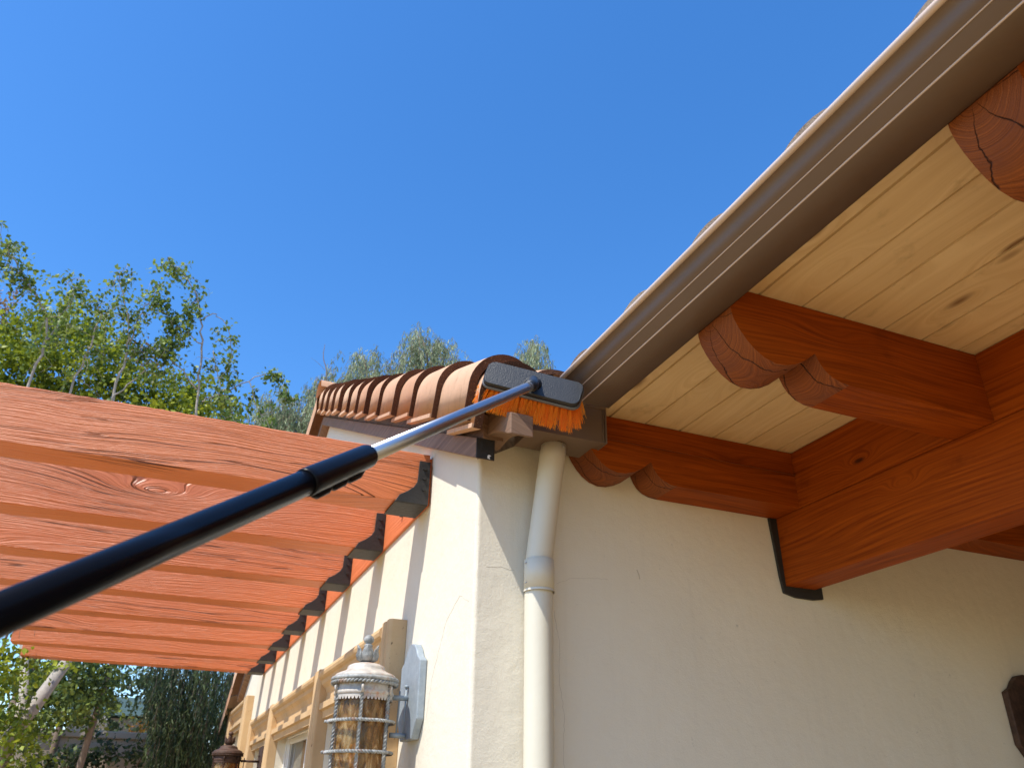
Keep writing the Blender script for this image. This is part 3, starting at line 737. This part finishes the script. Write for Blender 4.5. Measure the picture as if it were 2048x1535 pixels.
# ================================================================ WALL LANTERNS
def ringpts(c, r, z, n): return [(c[0]+r*math.cos(2*math.pi*k/n), c[1]+r*math.sin(2*math.pi*k/n), z) for k in range(n)]
def lantern(loc, label, mats, wall='A', detail=1):
    """loc: centre of the cap rim; wall A: plate towards +X; wall B: plate towards +Y"""
    mp, mr, mpl = mats
    t = thing('wall_lantern', loc, label, 'wall lantern', 'lanterns mounted on the stucco walls')
    x,y,z = loc; c = (x,y,z)
    rot = (lambda dx,dy,dz: (x+dx,y+dy,z+dz)) if wall=='A' else (lambda dx,dy,dz: (x-dy,y+dx,z+dz))
    # dome
    d = MB(); d.lathe([(.103,.0),(.104,.006),(.100,.012),(.088,.018),(.072,.024),(.064,.030),(.064,.036),(.060,.042),(.048,.048),(.030,.052),(.016,.055),(.0,.055)], c, 48)
    dm = d.build('dome_cap', mr, t)
    f = MB(); f.lathe([(0.0,.052),(.016,.055),(.025,.062),(.027,.072),(.023,.086),(.017,.098),(.013,.106),(.015,.109),(.015,.113),(.010,.116),(.010,.118),(.016,.123),(.018,.130),(.016,.138),(.009,.145),(0,.147)], c, 28)
    fi = f.build('finial', mp, dm)
    for k in range(6):
        a = 2*math.pi*k/6+.3; ca,sa = math.cos(a),math.sin(a); pm = MB(); vs=[]
        for s_,(r_,h_,w_) in enumerate([(.016,.056,.008),(.029,.064,.017),(.033,.078,.018),(.032,.094,.012),(.040,.110,.001)]):
            for sg in (-1,0,1):
                rr_ = r_+(.002 if sg==0 else 0); vs.append((x+rr_*ca-sg*w_*sa, y+rr_*sa+sg*w_*ca, z+h_))
        pm.add(vs,[(i*3+j,i*3+j+1,i*3+j+4,i*3+j+3) for i in range(4) for j in range(2)],True)
        pe = pm.build('petal', mp, fi); sd_ = pe.modifiers.new('t','SOLIDIFY'); sd_.thickness=.0025
    # rim and rope
    MB().lathe([(.100,.004),(.112,.002),(.115,-.004),(.112,-.010),(.100,-.012)], c, 48).build('cap_rim', mp, dm)
    rp = MB(); N=200; 
    for ph in (0,math.pi):
        rp_pts=[]
        for k in range(N+1):
            a=2*math.pi*k/N; tw_=a*26+ph
            rp_pts.append((x+(.107+.0035*math.cos(tw_))*math.cos(a), y+(.107+.0035*math.cos(tw_))*math.sin(a), z-.016+.0035*math.sin(tw_)))
        rp.tube(rp_pts, .0042, 6, False)
    rp.build('rope_trim', mp, dm)
    # band with scallops
    bd = MB(); bd.lathe([(.096,-.016),(.096,-.040),(.100,-.044),(.100,-.052),(.096,-.056)], c, 48); vs=[]; n2=192
    for k in range(n2):
        a=2*math.pi*k/n2; drop = .010*abs(math.sin(a*24/1.0))**.5
        vs += [(x+.0965*math.cos(a),y+.0965*math.sin(a),z-.055),(x+.0975*math.cos(a),y+.0975*math.sin(a),z-.062-drop)]
    bd.add(vs,[(2*k,(2*k+2)%(2*n2),(2*k+3)%(2*n2),2*k+1) for k in range(n2)],True)
    bo = bd.build('scalloped_band', mr, t)
    HG = .40
    gl = MB(); gl.lathe([(.086,-.058),(.086,-HG)], c, 48); gl.lathe([(.083,-HG),(.083,-.058)], c, 48)
    gl.build('glass_cylinder', M_amber, t)
    # candle tubes inside
    cn = MB()
    for k in range(3):
        a=2*math.pi*k/3; cn.lathe([(.011,-HG+.02),(.011,-.20),(0,-.20)], (x+.028*math.cos(a),y+.028*math.sin(a),z), 12)
    cn.build('candle_sleeve', M_vinyl, t)
    for k in range(6):
        a=2*math.pi*k/6+.25; p=(x+.097*math.cos(a),y+.097*math.sin(a))
        tb=MB(); N=120; tb.twist([(p[0],p[1],z-.045-(HG-.06)*i/N) for i in range(N+1)], .0062, 7)
        bar=tb.build('twisted_bar', mp, t)
        ct=MB(); ct.tube([(x+.098*math.cos(a),y+.098*math.sin(a),z-.026),(x+.106*math.cos(a),y+.106*math.sin(a),z-.030),(x+.101*math.cos(a),y+.101*math.sin(a),z-.052)], .005, 6); ct.build('bar_clip', mr, bar)
    for h in (-.135,-.228,-.322):
        rg=MB(); N=240; rg.twist(ringpts(c,.108,z+h,N), .0058, 16, True, c); rb=rg.build('twisted_ring', mp, t)
        for k in range(3):
            a=2*math.pi*k/3+.75; kn=MB(); kn.lathe([(0,-.006),(.006,-.003),(.006,.003),(0,.006)], (x+.116*math.cos(a),y+.116*math.sin(a),z+h), 8); kn.build('stud', mp, rb)
    MB().lathe([(0,-HG-.03),(.05,-HG-.02),(.10,-HG-.006),(.105,-HG),(.105,-HG+.012),(.09,-HG+.016)], c, 40).build('base_pan', mr, t)
    # arms and back plate
    dw = XW-.0 - x if wall=='A' else YB - y
    am = MB()
    for h in (-.052,-.170):
        am.tube([rot(.100,0,h), rot(dw-.03,0,h)], .0085, 12)
    am.tube([rot(.125,0,-.03),rot(.125,0,-.055),rot(.122,0,-.165)], .003, 6)
    am.tube([rot(dw-.036,0,-.018),rot(dw-.036,0,-.17)], .0028, 6)
    am.lathe([(0,-.012),(.006,-.009),(.008,-.004),(.006,0),(0,.001)], rot(dw-.036,0,-.010), 10)
    am.build('arm', M_plate if wall=='A' and mp is M_pat else mp, t)
    # ornament leaf on lower arm
    hw_=.115; ztop=.130; zbot=-.185
    pl=[(-hw_,-.125),(-hw_,.062)]
    for k in range(7):
        a=math.pi*k/6; pl.append((-.068*math.cos(a) if 0<k<6 else (-.082 if k==0 else .082), .078+.052*math.sin(a)))
    pl += [(hw_,.062),(hw_,-.125),(.070,zbot),(-.070,zbot)]
    ms = MB(); ms.prism(pl, dw-.028, dw-.001, lambda u,v,d: rot(d,u,v))
    ms.build('back_plate', mpl, t, .004)
    lf = MB(); vs=[]
    return t
lantern((.640,2.855,1.985), 'grey weathered iron wall lantern with rusty dome beside the stone window surround', (M_pat,M_rust,M_plate), 'A')
lantern((.560,6.88,1.945), 'small dark brown iron wall lantern far down the sunlit window wall', (M_dkiron,M_dkiron,M_dkiron), 'A')
lantern((3.10,2.10,1.965), 'dark iron lantern back plate on the shaded porch wall at the right edge', (M_dkiron,M_dkiron,M_dkiron), 'B')

# ================================================================ GARDEN WALL, SHED
gw = thing('garden_wall', (-3,11.5,0), 'beige stucco garden wall behind the shrubs below the pergola', 'garden wall')
M_gw = stucco('garden_stucco', (.42,.35,.28), .1)
MB().box(-9,.5,11.5,11.75,0,2.28).build('wall_panel', M_gw, gw, .01)
MB().box(-9,.52,11.46,11.79,2.281,2.36).build('wall_coping', M_gw, gw, .012)
sh = thing('garden_shed', (-.4,14.5,0), 'small green roofed shed glimpsed between the trees behind the garden wall', 'shed')
M_shed = plain('green_painted_metal', (.05,.085,.07), .7)
MB().add([(-1.3,14,2.75),(.9,14,2.75),(.9,15.5,3.15),(-1.3,15.5,3.15),(.9,17,2.75),(-1.3,17,2.75)],[(0,1,2,3),(3,2,4,5)]).build('shed_roof', M_shed, sh)
MB().box(-1.15,.75,14.15,16.85,0,2.72).build('shed_wall', M_gw, sh)

# ================================================================ VEGETATION
def leaves(name, centers, sizes, mat, parent, droop=.3, aspect=.7, seed=1, attr=None, hang=False):
    rng = np.random.default_rng(seed); N = len(centers); C_ = np.asarray(centers)
    if hang:
        d = rng.normal(0,.38,(N,3)); d[:,2] = -1+rng.normal(0,.25,N)
    else:
        d = rng.normal(0,1,(N,3)); d[:,2] -= droop
    d /= np.linalg.norm(d,axis=1,keepdims=True)
    n = rng.normal(0,1,(N,3)) + (np.array([-.25,-.35,.75]) if not hang else 0)
    n -= (n*d).sum(1,keepdims=True)*d; n /= np.linalg.norm(n,axis=1,keepdims=True)
    s = np.cross(d,n); L = np.asarray(sizes)[:,None]
    a = C_; b = C_+d*L*.42+s*L*aspect*.5+n*L*.06; c = C_+d*L - n*L*.08; e = C_+d*L*.42-s*L*aspect*.5+n*L*.06; 
    V = np.stack([a,b,c,e],1).reshape(-1,3)
    off = np.array(parent.location); q = parent.parent
    while q is not None: off = off+np.array(q.location); q = q.parent
    V = V-off
    F = np.arange(N)[:,None]*4; T = np.concatenate([F+[0,1,2],F+[0,2,3]],1).reshape(-1)
    me = bpy.data.meshes.new(name); me.vertices.add(len(V)); me.vertices.foreach_set('co', V.astype(np.float32).ravel())
    me.loops.add(len(T)); me.loops.foreach_set('vertex_index', T.astype(np.int32)); me.polygons.add(2*N)
    me.polygons.foreach_set('loop_start', (np.arange(2*N)*3).astype(np.int32)); me.update(calc_edges=True); me.validate()
    r = rng.random(N) if attr is None else np.clip(attr+rng.normal(0,.16,N),0,1)
    at = me.attributes.new('rnd','FLOAT','FACE'); at.data.foreach_set('value', np.repeat(r,2).astype(np.float32))
    me.materials.append(mat); o = bpy.data.objects.new(name, me); COL.objects.link(o); o.parent = parent; return o

def poly3(pts, dist):
    out = []
    for p in pts:
        d = p[2] if len(p) > 2 else dist
        out.append(W(p[0], p[1], d))
    return out
def resample(pts, step):
    out=[]
    for a,b in zip(pts,pts[1:]):
        n=max(1,int((b-a).length/step))
        for k in range(n): out.append(a.lerp(b,k/n))
    out.append(pts[-1]); return out
def smooth(pts, it=2):
    for _ in range(it):
        o=[pts[0]]
        for a,b in zip(pts,pts[1:]): o += [a.lerp(b,.25), a.lerp(b,.75)]
        o.append(pts[-1]); pts=o
    return pts

def airy_tree(name, loc, label, branches, dist, mat, bark, dens=60, lsize=.055, rad=.16, seed=3, twig=True, hang=False, aspect=.75, rr=.016, trunk=None):
    rng = np.random.default_rng(seed); random.seed(seed)
    t = thing(name, loc, label, 'tree')
    wood_ = MB(); C_=[]; SZ=[]; A=[]
    for bi,br in enumerate(branches):
        pts, l0, r0, lr = br      # px pts, fraction from which leaves start, base radius, leaf spread
        P = smooth(poly3(pts, dist)); P = [p+Vector(rng.normal(0,.012,3)) for p in P]
        n = len(P); wood_.tube(P, [r0*(1-.85*i/(n-1)) for i in range(n)], 6, False)
        R_ = resample(P, .09); m_ = len(R_)
        for i,p in enumerate(R_):
            f = i/max(1,m_-1)
            if f < l0: continue
            # twigs
            for _ in range(3 if twig else 1):
                d = Vector(rng.normal(0,1,3)); d.z = d.z*.6-.25; d.normalize(); ln = lr*rng.uniform(.4,1.25)
                q = p+d*ln; q2 = q+Vector((rng.normal(0,.04),rng.normal(0,.04),-lr*rng.uniform(.2,.7)))
                if rng.random() < .6: wood_.tube([p,(p+q)/2+Vector((0,0,.02)),q,q2],[.003,.0025,.002,.001],4,False)
                k = int(dens*.09*rng.uniform(.3,1.7)); tone = rng.uniform(.1,.9)
                for s_ in range(k):
                    u = rng.uniform(0,1)**.7; base = p.lerp(q,u*1.6) if u<.62 else q.lerp(q2,(u-.62)/.38)
                    C_.append(np.array(base)+rng.normal(0,.028,3)); SZ.append(lsize*rng.uniform(.6,1.25)); A.append(tone)
    if trunk: 
        for tp,tr0,tr1 in trunk:
            P = smooth([Vector(p) for p in tp]); n=len(P); wood_.tube(P,[tr0+(tr1-tr0)*i/(n-1) for i in range(n)],12,False)
    tk = wood_.build('trunk', bark, t, fix=False)
    leaves('crown', C_, SZ, mat, t, aspect=aspect, seed=seed, attr=np.array(A), hang=hang)
    return t

def clumpy(C_, SZ, A, px, py, dist, rx, rz, n, rng, ls, ry=None):
    c = np.array(W(px,py,dist)); k = max(1,int(n/26)); ry = ry or rx
    for _ in range(k):
        u = rng.normal(0,1,3); u /= np.linalg.norm(u); u *= rng.uniform(.3,1)**.5
        cc = c+u*np.array([rx,ry,rz]); s = rng.uniform(.07,.2)*max(.6,min(1.4,rx)); tone = rng.uniform(.05,.85)
        m_ = 26
        pts = cc+rng.normal(0,1,(m_,3))*np.array([s,s,s*.7])
        C_.extend(pts); SZ.extend(ls*rng.uniform(.6,1.3,m_)); A.extend([tone]*m_)

def clump_tree(name, loc, label, clumps, mat, bark, ls=.07, seed=5, trunk=(), cat='tree', aspect=.7, hang=False, n_per=1.0):
    rng = np.random.default_rng(seed); t = thing(name, loc, label, cat); C_=[];SZ=[];A=[]
    for (px,py,dist,rx,rz,n) in clumps: clumpy(C_,SZ,A,px,py,dist,rx,rz,int(n*n_per),rng,ls)
    if trunk:
        wm = MB()
        for tp,a,b in trunk:
            P = smooth([Vector(p) for p in tp]); n=len(P); wm.tube(P,[a+(b-a)*i/(n-1) for i in range(n)],10,False)
        wm.build('trunk', bark, t, fix=False)
    leaves('crown', C_, SZ, mat, t, aspect=aspect, seed=seed, attr=np.array(A), hang=hang)
    return t

D1 = 9.2
airy_tree('birch_tree', (-.9,D1,0), 'airy pale branched birch with small drooping leaves above the orange pergola',
 [([(205,880),(225,800),(245,740),(258,680),(255,640),(248,590),(232,545)],.52,.020,.26),
  ([(258,690),(275,640),(300,600),(322,565)],.30,.012,.22),
  ([(300,620),(325,598),(340,640)],.1,.006,.14),
  ([(225,800),(260,765),(300,730),(340,700)],.5,.012,.2),
  ([(384,900),(392,820),(400,740),(405,670),(400,620),(385,570),(362,535),(328,526)],.52,.018,.17),
  ([(402,690),(370,655),(345,650),(330,690)],.25,.008,.15),
  ([(404,640),(430,625),(448,640),(466,680),(462,740),(450,800)],.45,.008,.14),
  ([(395,600),(370,620),(350,660),(352,700)],.2,.006,.15),
  ([(392,780),(350,720),(300,690),(280,700)],.35,.009,.2),
  ([(405,800),(440,785),(490,765),(540,743),(565,752),(578,800)],.55,.010,.10),
  ([(500,765),(510,800),(530,850),(528,900)],.15,.006,.16),
  ([(440,785),(470,830),(480,880),(470,910)],.1,.006,.18),
  ([(425,700),(440,760),(445,840),(430,900)],.1,.006,.2),
  ([(20,880),(60,760),(95,680),(88,610),(50,560),(15,500),(0,485)],.30,.020,.24),
  ([(90,680),(130,620),(150,590),(135,560)],.2,.010,.24),
  ([(110,860),(160,740),(190,660),(205,620),(180,600)],.3,.016,.30),
  ([(60,560),(30,540),(0,530)],.1,.006,.2)],
 D1, M_birch, M_bark, dens=95, lsize=.058, seed=11,
 trunk=[([(-1.6,8.0,0),tuple(W(0,1500,8.1)),tuple(W(62,1420,8.2)),tuple(W(100,1368,8.4)),tuple(W(150,1300,8.8)),tuple(W(205,1000,9.1)),tuple(W(205,880,9.2))],.075,.03),
        ([tuple(W(30,1440,8.15)),tuple(W(48,1395,8.3)),tuple(W(50,1300,8.8)),tuple(W(20,880,9.2))],.045,.025),
        ([tuple(W(150,1300,8.8)),tuple(W(330,1100,9.0)),tuple(W(384,900,9.2))],.03,.02)])
# dense broadleaf behind
rg = np.random.default_rng(2); cl=[]
top = [(0,650),(50,640),(100,620),(150,610),(200,640),(240,740),(300,760),(350,740),(400,760),(450,800),(500,860)]
for px,py in top:
    for q in range(4):
        y_ = py+35+q*55
        if y_ > 900: break
        cl.append((px+rg.uniform(-18,18), y_, 10.6+rg.uniform(-.4,.6), .40, .34, 640))
clump_tree('broadleaf_tree', (-1.4,10.8,0), 'dense yellow green broadleaf tree standing behind the airy birch', cl, M_dense, M_twig, .066, 21,
   trunk=[([(-1.5,11,0),(-1.4,10.9,3.5),(-1.2,10.8,6)],.12,.04),([(-1.4,10.9,2.5),(-.6,10.8,4.0),(-.2,10.7,5.8)],.07,.02)])
# bronze young growth
clump_tree('bronze_shrub', (-1.0,11.4,0), 'bronze leaved tree top showing at the left and between the birch branches', [(15,625,11.4,.22,.3,260),(250,700,11.4,.2,.16,220),(280,735,11.4,.25,.16,200),(180,770,11.4,.2,.2,160)], M_redleaf, M_twig, .06, 8,
   trunk=[([(-1.0,11.4,0),(-1.0,11.4,3.8),(-1.1,11.4,5.6)],.05,.02)])
# willow-like trees behind the roof
def willow(name, loc, label, strands, dist, seed, bran=(), n=46):
    rng = np.random.default_rng(seed); t = thing(name, loc, label, 'tree', 'feathery grey green trees behind the roof'); C_=[];SZ=[];A=[]; wm = MB()
    for (px,py,rx,ry,k) in strands:
        for _ in range(k):
            x_ = px+rng.normal(0,rx); y_ = py+rng.normal(0,ry)*.8; p = np.array(W(x_,y_,dist+rng.normal(0,.4))); L = rng.uniform(.25,.75); tone = rng.uniform(.1,.9)
            q = p.copy(); ln = 16; dirx = rng.normal(0,.5,2)
            pts=[]
            for i in range(ln):
                f=i/ln; q = q+np.array([dirx[0]*(1-f)*.04, dirx[1]*(1-f)*.04, (.03 if f<.2 else -.055*L*1.6)]); pts.append(tuple(q))
                for _r in range(1 if rng.random()<.55 else 2): C_.append(q+rng.normal(0,.03,3)); SZ.append(rng.uniform(.07,.14)); A.append(tone)
            wm.tube(pts[::3],[.003]*len(pts[::3]),3,False)
    for pts,r0 in bran:
        P = smooth(poly3(pts,dist)); m_=len(P); wm.tube(P,[r0*(1-.8*i/(m_-1)) for i in range(m_)],6,False)
    wm.tube([loc,(loc[0],loc[1],2.5),tuple(W(*bran[0][0][0][:2],dist))],[.14,.10,.03],8,False)
    wm.build('trunk', M_twig, t, fix=False)
    leaves('crown', C_, SZ, M_willow, t, aspect=.16, seed=seed, attr=np.array(A), hang=True)
willow('willow_tree', (2.4,13.4,0), 'feathery grey green tree showing above the tiled rake between birch and brush',
   [(733,722,14,14,40),(738,752,22,16,40),(700,775,26,14,30),(834,682,10,12,34),(838,715,14,18,40),(880,702,16,14,44),(806,735,14,18,30),(895,735,14,22,36),(860,750,30,14,44),(765,768,24,10,26)], 13.8, 31,
   [([(860,800),(858,740),(850,690),(838,662)],.04),([(738,800),(735,750),(728,712)],.03),([(790,790),(780,740),(785,700)],.012),([(900,790),(890,740),(880,700)],.02)])
willow('willow_tree', (.9,12.8,0), 'feathery grey green tree low between the birch and the ridge end of the tiled roof',
   [(640,800,16,24,60),(625,840,14,20,50),(665,775,20,18,30),(560,820,22,26,70),(590,850,26,18,60),(540,845,18,18,40),(520,880,20,15,30)], 12.8, 32,
   [([(640,880),(648,800),(655,740),(645,715),(650,688)],.016),([(570,880),(565,820),(560,780)],.012),([(650,740),(636,725),(622,715)],.004)])
willow('willow_tree', (5.6,13.2,0), 'slim feathery grey green treetop beside the brown gutter behind the brush head',
   [(1070,700,13,12,40),(1062,725,16,14,34),(1098,745,10,8,20),(1045,735,10,8,14)], 14.5, 33,
   [([(1072,790),(1072,730),(1070,685)],.02)])
# bottom-left shrubs
rg = np.random.default_rng(6)
clump_tree('leafy_shrub', (-1.35,7.9,0), 'sunlit yellow green shrub at the lower left below the last rafter', [(10,1310,7.8,.16,.16,320),(25,1340,7.9,.2,.14,320),(20,1400,8.0,.22,.2,380),(5,1460,8.0,.2,.2,300),(60,1480,8.3,.16,.16,160),(95,1330,8.5,.12,.10,120),(0,1535,8,.3,.25,300)], M_dense, M_twig, .048, 41, cat='shrub',
   trunk=[([(-1.35,7.9,0),(-1.3,7.9,1.6),(-1.25,7.9,2.9)],.03,.008)])
cl=[(110+rg.uniform(-70,90), 1330+rg.uniform(-10,110), 9.6+rg.uniform(-.4,.6), .24,.2,150) for _ in range(34)]
clump_tree('hedge_tree', (-.6,9.8,0), 'mid green small leaved tree below the pergola in front of the garden wall', cl, M_mid, M_twig, .055, 42,
   trunk=[([(-.7,9.8,0),(-.6,9.8,1.8),(-.5,9.8,3.2)],.05,.02)])
cl=[(250+rg.uniform(-80,80), 1350+rg.uniform(-20,110), 12.6+rg.uniform(-.6,.8), .26,.22,120) for _ in range(20)]
clump_tree('shade_tree', (.2,12.9,0), 'dark shaded tree behind the garden wall with bright sky gaps', cl, M_dark, M_twig, .07, 43,
   trunk=[([(.1,12.9,0),(.2,12.9,2.4),(.1,12.9,4)],.07,.03),([(.2,12.9,2.4),(.6,12.9,3.2),(.7,12.9,4)],.04,.02)])
# dark hanging willow near the end of the house
rng = np.random.default_rng(9); t = thing('weeping_tree', (.45,10.9,0), 'dark weeping tree with hanging strands beside the end of the window wall', 'tree'); C_=[];SZ=[];A=[]; wm=MB()
for _ in range(400):
    px_ = rng.uniform(310,474); py_ = rng.uniform(1280,1500); q = np.array(W(px_,py_,10.6+rng.uniform(-.5,.7))); tone=rng.uniform(0,.8)
    L_ = rng.uniform(.02,.04); pts=[]
    for i in range(16):
        q = q+np.array([rng.normal(0,.006),rng.normal(0,.006),-L_]); pts.append(tuple(q))
        for _r in range(2): C_.append(q+rng.normal(0,.014,3)); SZ.append(rng.uniform(.05,.10)); A.append(tone)
    wm.tube(pts[::4],[.002]*4,3,False)
wm.tube([(.5,10.9,0),(.48,10.9,2.2),(.5,10.9,3.6)],[.07,.05,.03],8,False)
wm.build('trunk', M_twig, t, fix=False); leaves('crown', C_, SZ, M_dark, t, aspect=.2, seed=9, attr=np.array(A), hang=True)
# vine on the garden wall
clump_tree('wall_vine', (-.4,11.3,0), 'dark leafy vine climbing over the beige garden wall', [(px+rg.uniform(-15,15),py+rg.uniform(-12,12),11.25,.16,.12,55) for px in range(10,440,32) for py in (1500,1535)]+[(200,1495,11.2,.2,.15,120),(330,1500,11.2,.25,.15,200),(400,1490,11.2,.25,.2,220)], M_dark, M_twig, .06, 44, cat='vine',
   trunk=[([(-.4,11.35,0),(-.3,11.3,1.4),(0,11.3,2.2)],.02,.006)])
# flowers
fl_ = thing('white_flowers', (-.3,10.2,2.4), 'white flower clusters among the leaves above the garden wall', 'flower'); m = MB()
for (px,py) in ((192,1441),(203,1447),(208,1455),(200,1452),(196,1438),(188,1414),(205,1440)):
    c_ = W(px,py,10.1)
    for _ in range(10):
        d = Vector(np.random.default_rng(int(px*py+_)).normal(0,.02,3)); m.lathe([(0,-.012),(.013,0),(0,.010)], tuple(c_+d), 5)
m.build('blossom', M_white, fl_)
M_lant = mk_leaf('yellow_orange_flower', (.20,.12,.01), (.45,.30,.02), (.6,.18,.05))
clump_tree('flowering_bush', (.1,12.3,0), 'yellow and orange flowering bush lit by the sun behind the garden wall', [(300,1462,12.4,.16,.1,160),(330,1455,12.4,.2,.1,200),(275,1460,12.4,.12,.07,90),(420,1460,12.2,.15,.14,130)], M_lant, M_twig, .05, 45, cat='bush',
   trunk=[([(.1,12.3,0),(.1,12.3,1.6),(.1,12.3,2.5)],.03,.01)])
